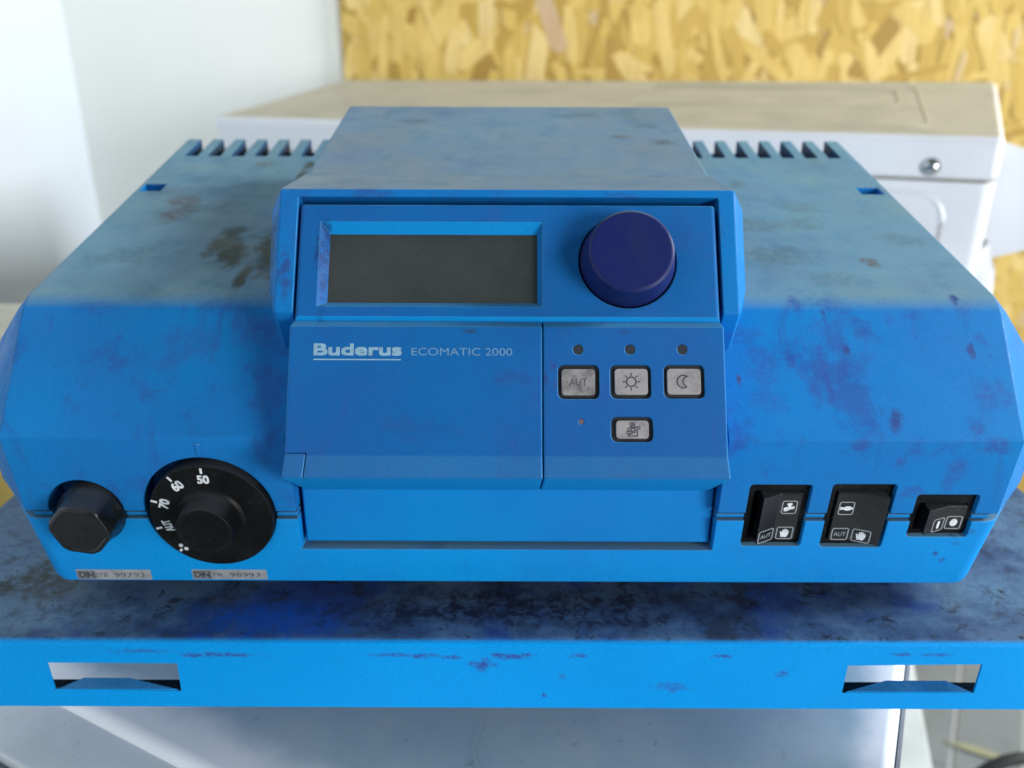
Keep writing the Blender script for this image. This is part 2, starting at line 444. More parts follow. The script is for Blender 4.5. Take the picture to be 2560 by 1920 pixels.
M_KNOB = None
s = Mat('navy plastic', .45, .22)
c = s.mix(s.mapr(s.noise(60, 5, .7), .35, .75), (.006, .013, .098, 1), (.010, .019, .085, 1))
c = s.mix(s.mapr(s.noise(420, 3, .6), .62, .8, 0, .35), c, (.05, .06, .19, 1))
nrm, em = s.edge(.0011)
c = s.mix(s.math('MULTIPLY', em, .35), c, (.12, .12, .28, 1))
c = s.mix(s.math('MULTIPLY', s.mapr(s.nz(), .7, .95), .7), c, (.11, .15, .20, 1))
s.l(nrm, s.b.inputs['Normal'])
M_KNOB = s.done(c)
s = Mat('dusty display glass', .38, .35)
c = s.mix(s.mapr(s.noise(40, 4, .6), .35, .7), (.030, .040, .041, 1), (.040, .049, .049, 1))
c = s.mix(s.mapr(s.noise(700, 3, .7), .60, .76, 0, .45), c, (.12, .14, .14, 1))
c = s.mix(s.mapr(s.noise(22, 5, .65), .45, .7, 0, .4), c, (.055, .058, .052, 1))
M_LCD = s.done(c)
s = Mat('grey button plastic', .55, .4)
c = s.mix(s.mapr(s.noise(130, 4, .7), .42, .7), (.285, .275, .285, 1), (.19, .18, .19, 1))
c = s.mix(s.mapr(s.noise(330, 4, .7), .60, .74, 0, .6), c, (.09, .085, .09, 1))
M_BTN = s.done(c)
s = Mat('grubby grey button plastic', .55, .4)
c = s.mix(s.mapr(s.noise(110, 4, .7), .38, .66), (.255, .245, .25, 1), (.11, .105, .11, 1))
c = s.mix(s.mapr(s.noise(260, 4, .7), .58, .72, 0, .7), c, (.06, .056, .06, 1))
M_BTN2 = s.done(c)
s = Mat('grey sticker paper', .6, .3)
c = s.mix(s.mapr(s.noise(120, 4, .6), .35, .7), (.31, .33, .35, 1), (.22, .24, .25, 1))
M_STK = s.done(c)

# tray: painted sheet steel, dirty on top, with the unit's shade painted in the middle
s = Mat('blue painted steel', .4, .10)
n1 = s.noise(7, 4, .6); n2 = s.noise(30, 6, .68); n3 = s.noise(800, 2, .6); n4 = s.noise(70, 5, .7)
base = (.0015, .30, .76, 1)
col = s.mix(s.mapr(n1, .35, .7), base, (.0015, .265, .69, 1))
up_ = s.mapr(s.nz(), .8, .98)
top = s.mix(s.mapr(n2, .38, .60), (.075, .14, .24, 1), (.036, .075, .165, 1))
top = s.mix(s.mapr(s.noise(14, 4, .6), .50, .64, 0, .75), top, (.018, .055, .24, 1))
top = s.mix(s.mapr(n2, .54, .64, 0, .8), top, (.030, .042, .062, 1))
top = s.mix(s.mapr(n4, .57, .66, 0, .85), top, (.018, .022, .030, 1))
for c_, r_ in (((-270, 380, -250), (75, 120, 30)), ((-215, 322, -250), (60, 22, 30)), ((310, 390, -250), (80, 95, 30)), ((235, 345, -250), (45, 26, 30))):
    top = s.mix(s.spot(TORG, c_, r_, .8, 34), top, (.105, .205, .31, 1))
top = s.mix(s.mapr(s.noise(48, 5, .7), .58, .68, 0, .6), top, (.03, .038, .045, 1))
top = s.mix(s.mapr(s.noise(210, 4, .7), .63, .70, 0, .9), top, (.014, .016, .02, 1))
top = s.mix(s.spot(TORG, (-236, 352, -250), (30, 24, 30), .8, 60), top, (.03, .042, .036, 1))
top = s.mix(s.spot(TORG, (-115, 318, -250), (45, 16, 30), .85, 60), top, (.010, .075, .36, 1))
top = s.mix(s.spot(TORG, (10, 330, -250), (110, 22, 30), .9, 50), top, (.016, .020, .040, 1))  # dark patch paints the control unit's shade on the tray top
col = s.mix(up_, col, top)
col = s.mix(s.mapr(n4, .66, .78, 0, .5), col, (.02, .11, .42, 1))
for c_, r_, k_ in [((-135, 304, -258), (25, 4, 1.8), .75), ((-40, 304, -258), (9, 4, 1.8), .85), ((-28, 304, -259), (5, 4, 1.5), .8), ((0, 304, -257.5), (14, 4, 1.3), .8), ((-14, 304, -263), (9, 4, 2.2), .55),
                   ((-13, 304, -263), (2.6, 4, 4.5), .8), ((30, 304, -258), (5, 4, 1.5), .8), ((-170, 304, -256), (16, 4, 1.6), .55), ((24, 304, -270), (2.2, 4, 2), .6), ((180, 304, -256.5), (6, 4, 1.2), .75), ((196, 304, -256.5), (9, 4, 1.2), .7),
                   ((98, 304, -258), (6, 4, 1.6), .7), ((126, 304, -268), (3, 4, 2), .6), ((75, 304, -276), (10, 4, 4), .45), ((16, 304, -281), (1.6, 4, 1.6), .85), ((-55, 304, -257.5), (14, 4, 1.4), .6), ((-1, 304, -259), (9, 4, 1.4), .8)]:
    col = s.mix(s.spot(TORG, c_, r_, k_, 160), col, (.03, .075, .32, 1))
g = s.mapr(n3, .2, .8, .90, 1.10)
cmb = s.n('ShaderNodeCombineXYZ')
for i in range(3): s.l(g, cmb.inputs[i])
col = s.mix(1.0, col, cmb.outputs[0], 'MULTIPLY')
s.bump(n3, .06, .0002)
M_TRAY = s.done(col, s.mapr(n2, .3, .7, .34, .5))

def enamel(name, col, dustcol, dlo=.75, rough=.28, dmix=.95, var=.1):
    s = Mat(name, rough, .5)
    c = s.mix(s.mapr(s.noise(5, 3, .6), .35, .7), col, tuple(x * (1 - var) for x in col[:3]) + (1,))
    n2 = s.noise(14, 5, .62)
    d = s.mix(s.mapr(n2, .38, .70), dustcol, tuple(x * .82 for x in dustcol[:3]) + (1,))
    d = s.mix(s.mapr(s.noise(120, 4, .7), .62, .72, 0, .4), d, tuple(x * .45 for x in dustcol[:3]) + (1,))
    f = s.math('MULTIPLY', s.mapr(s.nz(), dlo, .98), dmix)
    c = s.mix(f, c, d)
    return s.done(c, s.mapr(f, 0, 1, rough, .62))
M_AC = enamel('white enamel', (.80, .84, .90, 1), (.44, .41, .30, 1))
CABORG = W(0, 480, -1250)
s = Mat('dusty grey enamel', .3, .5)
sep = s.n('ShaderNodeSeparateXYZ'); s.l(s.tc.outputs['Object'], sep.inputs[0])
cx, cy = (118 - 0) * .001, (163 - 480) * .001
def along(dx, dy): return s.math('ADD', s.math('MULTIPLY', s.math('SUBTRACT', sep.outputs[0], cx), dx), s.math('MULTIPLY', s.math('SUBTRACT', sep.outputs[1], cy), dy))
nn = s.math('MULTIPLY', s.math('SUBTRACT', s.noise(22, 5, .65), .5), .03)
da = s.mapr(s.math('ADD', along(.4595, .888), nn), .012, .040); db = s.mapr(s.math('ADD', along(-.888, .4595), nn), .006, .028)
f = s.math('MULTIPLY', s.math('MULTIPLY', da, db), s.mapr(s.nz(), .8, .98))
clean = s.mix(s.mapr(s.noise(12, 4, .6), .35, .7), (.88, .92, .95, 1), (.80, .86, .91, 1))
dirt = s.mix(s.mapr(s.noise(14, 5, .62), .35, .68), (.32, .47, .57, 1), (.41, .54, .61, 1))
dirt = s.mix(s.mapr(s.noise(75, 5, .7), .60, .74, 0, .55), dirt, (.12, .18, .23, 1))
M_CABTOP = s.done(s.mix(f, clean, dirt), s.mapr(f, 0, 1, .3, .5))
M_CABRIM = enamel('pale enamel rim', (.60, .66, .72, 1), (.50, .56, .61, 1), dlo=.9, dmix=.7)
M_CABSIDE = enamel('pale grey enamel', (.72, .78, .82, 1), (.66, .73, .77, 1), dlo=.9, dmix=.8)
M_GREY = enamel('grey green panel', (.30, .34, .33, 1), (.26, .30, .29, 1), dlo=.9)
M_BEIGE = enamel('dusty beige enamel', (.50, .50, .43, 1), (.40, .40, .33, 1), dlo=.7)
M_RIB = simple('dusty rib', (.43, .40, .295, 1), .62, .3)
M_WBOX = enamel('white sheet plastic', (.62, .67, .67, 1), (.50, .55, .55, 1), dlo=.9, var=.2)
def wallm(name, col):
    s = Mat(name, .8, .2)
    c = s.mix(s.mapr(s.noise(3, 4, .6), .3, .7), col, tuple(x * .97 for x in col[:3]) + (1,))
    s.bump(s.noise(140, 4, .6), .1, .001)
    return s.done(c)
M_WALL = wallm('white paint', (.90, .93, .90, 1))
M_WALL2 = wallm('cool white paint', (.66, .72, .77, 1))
s = Mat('osb strand', .55, .3)
at = s.n('ShaderNodeAttribute'); at.attribute_name = 'tone'; at.attribute_type = 'OBJECT'
at2 = s.n('ShaderNodeAttribute'); at2.attribute_name = 'tone'; at2.attribute_type = 'GEOMETRY'
tone = s.math('ADD', at.outputs['Fac'], at2.outputs['Fac'])
rp = s.n('ShaderNodeValToRGB'); s.l(tone, rp.inputs[0])
els = rp.color_ramp.elements
els[0].position = 0.0; els[0].color = (.38, .235, .05, 1)
els[1].position = 1.0; els[1].color = (.60, .44, .27, 1)
for p_, c_ in ((.22, (.50, .33, .07, 1)), (.45, (.66, .47, .12, 1)), (.7, (.76, .56, .18, 1)), (.9, (.78, .61, .27, 1))):
    e_ = els.new(p_); e_.color = c_
gr = s.noise(60, 4, .6, s.scaled(1, 1, .15))
c = s.mix(s.mapr(gr, .4, .75, 0, .35), rp.outputs[0], (.36, .22, .06, 1))
M_OSB = s.done(c)
s = Mat('grey floor plank', .55, .35)
c = s.mix(s.mapr(s.noise(6, 5, .6), .35, .7), (.185, .215, .235, 1), (.155, .18, .195, 1))
M_PLANK = s.done(c)
M_JOINT = simple('pale floor joint', (.40, .43, .45, 1), .7, .2)
M_SEAM = simple('grey sealant', (.26, .29, .32, 1), .7, .2)
M_LEAF = simple('yellow green leaf', (.27, .29, .19, 1), .6, .3)

# ------------------------------------------------------------------ setting
def structure(name, bm, mat, smooth=0):
    o = part(name, bm, mat, smooth=smooth); o['kind'] = 'structure'; return o
bm = box(-2500, 3000, -2500, 1745, -1262, -1250)
floor = structure('floor', bm, M_JOINT)
ORIGIN[floor] = Vector((0, 0, 0))
fd = Vector((.505, .863, 0)).normalized(); fn = Vector((fd.y, -fd.x, 0))
F_FLOOR = Flat(Vector((.824, 1.163, -1.25)) * 1000, fd, fn, (0, 0, 1))
for k in range(-4, 4):
    for j in range(-1, 1):
        b_ = prism(F_FLOOR, rrect(j * 1200 + 3, j * 1200 + 1197, k * 121 + 8, k * 121 + 121, 0), 0.2, 3.5)
        part('plank', b_, M_PLANK, floor, smooth=0)
structure('back_wall', box(-876, 2500, 1745, 1900, -1250, 1400), M_WALL)
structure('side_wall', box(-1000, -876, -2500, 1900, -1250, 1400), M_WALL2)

# ------------------------------------------------------------------ OSB board
osb = thing('osb_board', 'large yellow OSB strand board fixed to the white back wall', 'wood panel', (500, 1730, -1250))
part('board', box(-334, 2400, 1731, 1744, -1250, 900), M_OSB, osb, smooth=0)['tone'] = .25
F_OSB = Frame((1731, 100), (1731, 0))
def strand(cu, cv, L, w, ang, n):
    j = lambda k: random.uniform(-k, k)
    a = [(-.5 + j(.06), -.5 + j(.12)), (-.5 + j(.06), .1 + j(.2)), (-.38 + j(.08), .5 + j(.1)), (.1 + j(.2), .5 + j(.1)), (.5 + j(.06), .42 + j(.1)),
         (.5 + j(.06), -.15 + j(.2)), (.36 + j(.1), -.5 + j(.1)), (-.1 + j(.2), -.5 + j(.1))]
    ca, sa = math.cos(ang), math.sin(ang)
    return [(cu + x * L * ca - y * w * sa, cv + x * L * sa + y * w * ca) for x, y in a]
def rnd_strand():
    vert = random.random() < .6
    ang = R(90) + random.gauss(0, .30) if vert else random.uniform(0, math.pi)
    L = random.uniform(55, 140); w = random.uniform(12, 36)
    return L, w, ang
bm = new(); tones = []
for i in range(3600):
    L, w, ang = rnd_strand()
    cu, cv = random.uniform(-300, 1500), random.uniform(-700, 330)
    poly = [(max(-334, u), v) for u, v in strand(cu, cv, L, w, ang, 0)]
    n = .3 + i * .0003
    prism(F_OSB, poly, n - .25, n, bm, False)
    tones += [min(1, max(0, random.gauss(.52, .22)))] * 10
faces_fix(bm)
tl = bm.faces.layers.float.new('tone')
for f, tv in zip(bm.faces, tones): f[tl] = tv
part('strand_layer', bm, M_OSB, osb, smooth=0, kind='stuff')
for i in range(290):
    L, w, ang = rnd_strand()
    if i < 250: cu, cv = random.uniform(-310, 1200), random.uniform(-70, 190)
    else: cu, cv = random.uniform(820, 1150), random.uniform(-420, -60)
    poly = [(max(-334, u), v) for u, v in strand(cu, cv, L, w, ang, 0)]
    n = 1.7 + i * .003
    o = part('strand', prism(F_OSB, poly, n - .5, n), M_OSB, osb, smooth=0)
    o['tone'] = min(1, max(0, random.gauss(.52, .23)))

# ------------------------------------------------------------------ white appliance behind
ac = thing('metal_cabinet', 'white enamelled metal cabinet with dusty beige top and steel screw, behind the control unit', 'cabinet', (120, 1200, -1250))
FR, FL, BR, BL = Vector((512, 884, -80)), Vector((-428, 1224, -86)), Vector((660, 1190, -34)), Vector((-295, 1530, -44))
down = Vector((0, 0, -1))
def quadhull(pts, dz0, dz1, inset=0):
    c = sum(pts, Vector()) / 4
    P_ = []
    for p in pts:
        d = Vector((c.x - p.x, c.y - p.y, 0)).normalized() * inset
        P_ += [p + d + down * dz0, p + d + down * dz1]
    return hull([W(*q) for q in P_])
lid = bevel(quadhull((FR, FL, BR, BL), 0, 47), 9, 4)
part('lid', lid, M_AC, ac)
body = quadhull((FR, FL, BR, BL), 47.25, 1140, .5)
part('body', bevel(body, 14, 4, sel=lambda e: abs((e.verts[0].co - e.verts[1].co).normalized().z) > .9), M_AC, ac)
U_ = (FL - FR).normalized(); N_ = Vector((U_.y, -U_.x, 0)).normalized()
if N_.y > 0: N_ = -N_
F_ACF = Flat(FR, U_, (0, 0, 1), N_)
part('screw', lathe(F_ACF, 66, -32, [(9.5, -2), (9.5, .5), (8.5, 3), (6, 5), (2, 6)], 28), M_STEEL, ac)
rr = rrect(45, 900, -800, -62, 28, 6)
part('embossed_rib', tube([F_ACF.p(u, v, -2.5) for u, v in rr], .0042, 8, closed=True), M_AC, ac)
tn = (BR - FR).cross(U_).normalized()
if tn.z < 0: tn = -tn
F_ACT = Flat(FR, U_, tn.cross(U_), tn)
if F_ACT.V.y < 0: F_ACT.V = -F_ACT.V
for a, b in ((70, 40), (95, 150)):
    part('top_rib', tube([F_ACT.p(u, v, -1.9) for u, v in [(420, 300 - b * .2)] + rrect(a, 880 - a, b, 300 - b * .2, 25, 5)[12:] + [(420, b)]], .0026, 8), M_RIB, ac)
side = (BR - FR).normalized()
q0 = FR + side * 60
cov = [q0 + Vector((-4, 0, -15)), q0 + Vector((95, -40, -55)), q0 + Vector((140, 20, -50)), q0 + Vector((25, 130, -20)), q0 + Vector((-6, 0, -62)), q0 + Vector((95, -40, -112)), q0 + Vector((140, 20, -108)), q0 + Vector((25, 130, -80)), q0 + Vector((-12, 0, -155)), q0 + Vector((20, 130, -160))]
part('side_cover', bevel(hull([W(*q) for q in cov]), 4, 2), M_AC, ac)
part('pipe_cover', tube([W(520, 930, -205), W(534, 930, -235), W(540, 930, -290), W(538, 930, -340), W(528, 930, -420)], .022, 20), M_AC, ac)

# ------------------------------------------------------------------ things at far left
bx = thing('beige_cabinet', 'dusty beige cabinet with rounded top at the far left behind the control unit', 'cabinet', (-680, 900, -1250))
part('body', bevel(box(-950, -400, 735, 842, -1250, -268), 12, 3), M_BEIGE, bx)
part('top', bevel(box(-956, -394, 729, 848, -267, -250), 6, 3), M_BEIGE, bx)
ob = thing('wooden_offcut', 'small yellow wooden board leaning on the beige cabinet at the far left behind the tray', 'board', (-560, 700, -1250))
part('board', bevel(hull([W(-720, 640, -1250), W(-380, 640, -1250), W(-380, 658, -1250), W(-720, 658, -1250), W(-720, 705, -345), W(-380, 705, -345), W(-380, 722, -345), W(-720, 722, -345)]), 1.5, 1), M_OSB, ob)['tone'] = .45

# ------------------------------------------------------------------ pale cabinet under the tray
e1 = Vector((.4595, .888, 0)).normalized(); e2 = Vector((-.888, .4595, 0))
corner = Vector((118, 163, -330))
F_C = Flat(corner, e1, e2, (0, 0, 1))
cab = thing('lower_cabinet', 'pale grey dusty metal cabinet standing askew under the blue steel tray', 'cabinet', (0, 480, -1250))
part('body', bevel(prism(F_C, rrect(-36, 560, 2, 640), -915, -6), 3, 2), M_CABSIDE, cab)
part('lid', bevel(prism(F_C, rrect(0, 560, 0, 640), -28, -.6), 8, 5), M_CABTOP, cab)
part('scratch', stroke(F_C, [(40, 66), (62, 90), (70, 128)], .5, .75), simple('scratch', (.33, .40, .45, 1), .6), cab)
part('scratch', stroke(F_C, [(62, 180), (75, 192), (92, 196)], .5, .75), simple('scratch b', (.30, .36, .42, 1), .6), cab)
part('corner_seam', prism(F_C, rrect(20, 560, -1.5, .4), -40, -4), M_SEAM, cab)
gp = thing('grey_panel', 'grey green metal panel next to the lower cabinet at the bottom left corner', 'panel', (-250, 300, -1250))
part('panel', bevel(prism(F_C, rrect(-400, -43, 0, 640), -915, -9), 3, 2), M_GREY, gp)
part('edge_strip', bevel(prism(F_C, rrect(-42.6, -36.6, 2, 640), -914, -11), .8, 1), simple('slate strip', (.07, .10, .13, 1), .5), gp)

# ------------------------------------------------------------------ floor-level things at right
wb = thing('white_box', 'low white sheet metal box on the floor beside the lower cabinet', 'box', (430, 850, -1250))
part('box', bevel(hull([W(*Vector(q)) for q in ((250, 470, -750), (463, 650, -750), (548, 910, -750), (330, 980, -750), (250, 470, -1247), (463, 650, -1247), (548, 910, -1247), (330, 980, -1247))]), 4, 2), M_WBOX, wb)
hs = thing('black_hose', 'loop of black rubber hose rising at the bottom right corner', 'hose', (600, 720, -1250))
cc = Vector((577, 705, -803))
pts = []
for k in range(0, 15):
    a = R(-30 + 240 * k / 14)
    pts.append(W(*(cc + Vector((62 * math.cos(a), 8 * math.cos(a), 62 * math.sin(a))))))
pts = [W(700, 760, -1243), W(672, 735, -1100), W(655, 718, -920)] + pts + [W(500, 690, -920), W(480, 690, -1100), W(440, 660, -1243)]
part('hose', tube(pts, .0068, 12), M_RUBBER, hs)
lf = thing('dry_leaf', 'thin yellow green leaf lying on the grey floor planks at the lower right', 'leaf', (900, 1190, -1246))
F_L = Flat((905, 1195, -1246), (.9, -.45, 0), (.45, .9, 0), (0, 0, 1))
bl = new()
solid(bl, [F_L.p(u, v, 3 + abs(v) * .3) for u, v in ((-70, 0), (-20, 10), (30, 8), (70, 0), (30, -7), (-20, -9))], [F_L.p(u, v, 1 + abs(v) * .5) for u, v in ((-70, 0), (-20, 10), (30, 8), (70, 0), (30, -7), (-20, -9))])
part('blade', bl, M_LEAF, lf)

# ------------------------------------------------------------------ blue steel tray
tray = thing('steel_tray', 'blue painted sheet steel tray with two slots in its front flange, under the control unit', 'tray', TRAY_LOC)
prof_o = [(650, -250), (308.5, -250), (306.0, -250.5), (304.4, -251.8), (303.7, -254), (303.7, -288.6), (318, -288.6), (318, -287.4), (304.9, -287.4), (304.9, -254.3), (305.6, -252.6), (307, -251.6), (309, -251.2), (650, -251.2)]
sheet_ = profx(prof_o, -302, 315)
F_T = Frame((303.7, -250), (303.7, -288.6))
cut_l = prism(F_T, [(-214.8, 10.3), (-155.2, 9.4), (-154.8, 25.6), (-215.4, 25.9)], -6, 6)
cut_r = prism(F_T, [(155.8, 9.6), (218.0, 9.9), (218.4, 26.7), (156.2, 25.7)], -6, 6)
part('sheet', cut(sheet_, [cut_l, cut_r]), M_TRAY, tray)
for u0, u1, a, b in ((-213, -157, 10, 24), (158, 216.5, 20, 10)):
    tb = new()
    up_pts = [(u0, 303.74, -278.2), (u1, 303.74, -278.2), (u1 - b, 308.6, -275.9), (u0 + a, 308.6, -275.9)]
    solid(tb, [W(*q) for q in up_pts], [W(q[0], q[1] + .4, q[2] - 1.6) for q in up_pts])
    part('tab', tb, M_TRAY, tray, smooth=0)
part('lip_strip', box(-300, 313, 305.2, 319, -287.2, -286.2), M_RUBBER, tray, smooth=0)  # plain black strip lying on the bottom lip, behind the flange
for x in (-70, 70):
    part('support_rail', box(x - 15, x + 15, 400, 620, -329.3, -251.4), M_GREY, tray, smooth=0)

# ------------------------------------------------------------------ control unit
unit = thing('control_unit', 'dusty blue plastic heating control unit with display, dials and switches on the steel tray', 'control unit', UNIT_LOC)
F_LCD = Frame((368.3, -60.8), (337.9, -107.5))
F_PAN = Frame((333.3, -108.3), (300.9, -164.1))
F_FRM = Frame((372, -56.5), (332, -119.0))
F_TOP = Frame((605.5, -57.5), (373.8, -107.9))
F_FF = Frame((320.9, -155.5), (331, -236.8))

# shared cutters (rebuilt for each use)
DIAL = (-137.2, 41.5); HEX = (-193, 41)
SW = [(107, 135.3, 22.9, 58.2), (144.1, 173.2, 22.4, 58.6), (183.3, 211.8, 28.7, 53)]
def front_cutters():
    out = [box(-98.6, 94.4, 290, 352, -216.8, -138)]
    for a in SW: out.append(prism(F_FF, rrect(*a, 1.8, 3), -20, 8))
    out.append(prism(F_FF, circ(DIAL[0] - .6, DIAL[1] + .4, 29.9, 64), -12, 8))
    out.append(prism(F_FF, circ(HEX[0] - 1.2, HEX[1] + 1.2, 17.2, 40), -14, 8))
    return out
XO = 250
up = hull([W(sx * x, y, z) for sx in (-1, 1) for x, y, z in (
    (230, 373.8, -107.9), (230.5, 606, -57.5), (222.6, 320.9, -155.5), (222.3, 325.9, -195.0),
    (XO, 379, -131), (XO, 606, -80), (XO, 353, -156.5), (XO, 356, -195.0), (XO, 606, -195.0))])
def crease(e):
    a = (e.verts[0].co + e.verts[1].co) / 2 - W(0, 0, 0)
    return abs(a.y - .3738) < .006 and abs(a.z + .1079) < .006
bevel(up, 7, 4, 10, sel=crease)
bevel(up, 1.2, 2, 24, sel=lambda e: min(v.co.z for v in e.verts) > CAMZ - .190)
bevel(up, .25, 1, 24, sel=lambda e: max(v.co.z for v in e.verts) < CAMZ - .190)
cutters = front_cutters()
for sgn in (-1, 1):
    for k in range(7):
        x = (-221.5 + 15.6 * k) if sgn < 0 else (213 - 15.6 * k)
        cutters.append(box(x, x + 8.7, 570, 601, -150, 0))
        cutters.append(box(x, x + 8.7, 600.9, 620, -66.5, 0))
cutters.append(prism(F_TOP, rrect(-228, -214.8, 136.5, 148.5), -9, 6))
cutters.append(prism(F_TOP, rrect(212.2, 226.2, 135, 146.3), -9, 6))
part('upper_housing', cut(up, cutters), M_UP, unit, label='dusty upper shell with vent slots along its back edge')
low = hull([W(sx * x, y, z) for sx in (-1, 1) for x, y, z in (
    (222.2, 326.4, -199.4), (217.4, 331, -236.8), (XO - 2, 357, -199.4), (226, 347, -236.8), (XO - 2, 604, -199.4), (226, 598, -236.8))])
bevel(low, 4.5, 4, 24, sel=lambda e: max(abs(v.co.x) for v in e.verts) < .2225 and e.verts[0].co.x * e.verts[1].co.x > 0 and max(v.co.y for v in e.verts) < .34)
bevel(low, 1.0, 2, 24, sel=lambda e: max(v.co.z for v in e.verts) < CAMZ - .2005)
bevel(low, .25, 1, 24, sel=lambda e: min(v.co.z for v in e.verts) > CAMZ - .2005)
part('lower_housing', cut(low, front_cutters()), M_LOW, unit, label='clean lower shell')
lip = hull([W(sx * x, y, z) for sx in (-1, 1) for x, y, z in ((219.5, 327.5, -196.4), (219.5, 327.8, -198.3), (245, 357, -196.4), (245, 357, -198.3), (245, 600, -196.4), (245, 600, -198.3))])
part('joint_lip', cut(lip, front_cutters()), M_FLAT, unit)
core = hull([W(sx * x, y, z) for sx in (-1, 1) for x, y, z in ((214, 336, -194.5), (214, 336, -199.8), (240, 362, -194.5), (240, 362, -199.8), (240, 595, -194.5), (240, 595, -199.8))])
part('joint_core', cut(core, front_cutters()), M_BLACKM, unit)
part('base', box(-180, 180, 352, 580, -249.8, -236.6), M_BLACKM, unit, smooth=0)
part('index_mark', bevel(prism(F_FF, rrect(-138.6, -136.0, 72.5, 79), -.5, .45), .35, 2), M_UP, unit)

# display frame with its hood
XC = -2.3
fr_pts = []
for su in (-1, 1):
    fr_pts += [F_FRM.p(XC + su * 101.2, 74.2, 0), F_FRM.p(XC + su * 101.0, 17, 0), F_FRM.p(XC + su * 106.6, 67, -7), F_FRM.p(XC + su * 106.2, 30, -7), F_FRM.p(XC + su * 104.0, 20, -7),
               W(XC + su * 107, 409, -66), W(XC + su * 98.8, 409, -55), W(XC + su * 107, 420, -118), F_FRM.p(XC + su * 101.5, 6, -22.5), F_FRM.p(XC + su * 101.5, -2, -45)]
frm = bevel(hull(fr_pts), .9, 2, 15)
pocket = prism(F_FRM, rrect(-95.4, 91.8, -30, 70.4, 1.0, 2), -13, 12)
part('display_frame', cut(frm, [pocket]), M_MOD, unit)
hood = hull([W(XC + sx * x, y, z) for sx in (-1, 1) for x, y, z in ((98.1, 404, -56.5), (98.1, 531, -30.6), (102, 404, -120), (102, 534, -100))])
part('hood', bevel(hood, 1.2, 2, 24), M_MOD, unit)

# display panel
lp = [(F_LCD.o + F_LCD.t * v + F_LCD.n * n) for v, n in ((53.7, -.8), (53.7, -11), (-.9, -11), (-.9, -3.2), (2.4, -.8))]
dp = profx([(q.y, q.z) for q in lp], -94.4, 90.2)
bevel(dp, 2.0, 3, 60, sel=lambda e: abs((e.verts[0].co - e.verts[1].co).normalized().x) < .1 and max(v.co.z for v in e.verts) > CAMZ - .075 and max(v.co.y for v in e.verts) > .367)
win = solid(new(), [F_LCD.p(u, v, -.79) for u, v in rrect(-85.0, 13.2, 6.9, 45.8)], [F_LCD.p(u, v, -4.8) for u, v in rrect(-81.0, 10.9, 9.7, 41.0)])
win2 = prism(F_LCD, rrect(-85.0, 13.2, 6.9, 45.8), -.8, 2)
wc = bmesh.new()
a_ = [F_LCD.p(u, v, -4.8) for u, v in rrect(-81.0, 10.9, 9.7, 41.0)]
b_ = [F_LCD.p(u, v, .0) for u, v in rrect(-85.8, 13.7, 6.3, 46.8)]
solid(wc, b_, a_)
knob_pocket = prism(F_LCD, circ(50.5, 27.8, 21.6, 56), -5, 3)
panel = part('display_panel', cut(dp, [wc, knob_pocket]), M_PAN, unit)
part('display_screen', prism(F_LCD, rrect(-82.5, 12.3, 8.2, 42.5), -8, -4.6), M_LCD, panel, label='blank dark grey display glass', smooth=0)
kn = lathe(F_LCD, 50.5, 27.8, [(20.6, -4.5), (20.7, .2), (20.2, 1.2), (18.6, 10.6), (18.2, 12.0), (17.4, 12.7), (16.6, 12.9)], 72)
part('menu_knob', kn, M_KNOB, unit, label='round navy blue knob')

# panel door and button panel
def yz(v, n): q = F_PAN.o + F_PAN.t * v + F_PAN.n * n; return (q.y, q.z)
pprof = [(333.3, -108.3), yz(9.6, 0), (297.6, -162.4), (331.5, -186.6), (349, -160), (349, -108.0)]
door = bevel(profx(pprof, -94.9, 12.75), .7, 2, 20)
grooves = [prism(F_PAN, rrect(-97, -85.6, 9.9, 10.6), -.9, 6), prism(F_PAN, rrect(-86.2, -85.6, -2, 10.3), -3, 6)]
flap = part('panel_flap', cut(door, grooves), M_PAN, unit, label='blank flap carrying the pale lettering')
t1 = bold_text(F_PAN, 'Buderus', -84.3, 51.8, .06, 37.4, 5.2, .62)
part('lettering', t1, M_PALEP, flap, smooth=0)
part('underline', sheet(F_PAN, rrect(-84.2, -47.1, 49.8, 50.35), .06), M_PALEP, flap, smooth=0)
t2 = text_sheet(F_PAN, 'ECOMATIC 2000', -42.7, 52.0, .06, 42.8, 3.2)
part('lettering', t2, M_PALEP2, flap, smooth=0)
bp = bevel(profx(pprof, 13.4, 90.3), .7, 2, 20)
BT = [(19.4, 37.0, 33.5, 48.2), (41.5, 58.9, 33.7, 48.2), (64.1, 81.5, 33.9, 48.3), (41.6, 59.3, 15.5, 26.1)]
CP = [(20.9, 35.1, 35.1, 46.4), (43.4, 57.4, 35.4, 46.6), (65.6, 79.8, 35.6, 46.7), (43.7, 57.4, 16.9, 24.6)]
hc = [prism(F_PAN, rrect(*b, 2.6, 4), -4.5, 4) for b in BT]
LEDS = [(28.05, 54.7, 2.2), (50.1, 54.8, 2.2), (72.3, 54.9, 2.2), (29.2, 24.0, 1.2)]
hc += [prism(F_PAN, circ(u, v, r, 24), -1.5, 3) for u, v, r in LEDS]
bpo = part('button_panel', cut(bp, hc), M_PAN, unit)
for k, (u, v, r) in enumerate(LEDS):
    part('indicator', lathe(F_PAN, u, v, [(r - .02, -1.4), (r - .05, -.25), (r * .6, -.15)], 24), M_LEDR if k == 3 else M_LED, unit, label='tiny brownish indicator' if k == 3 else None)
blabels = ['grubby grey button lettered AUT', 'grey button with a sun symbol', 'grey button with a moon symbol', 'smaller grey button with a tap symbol']
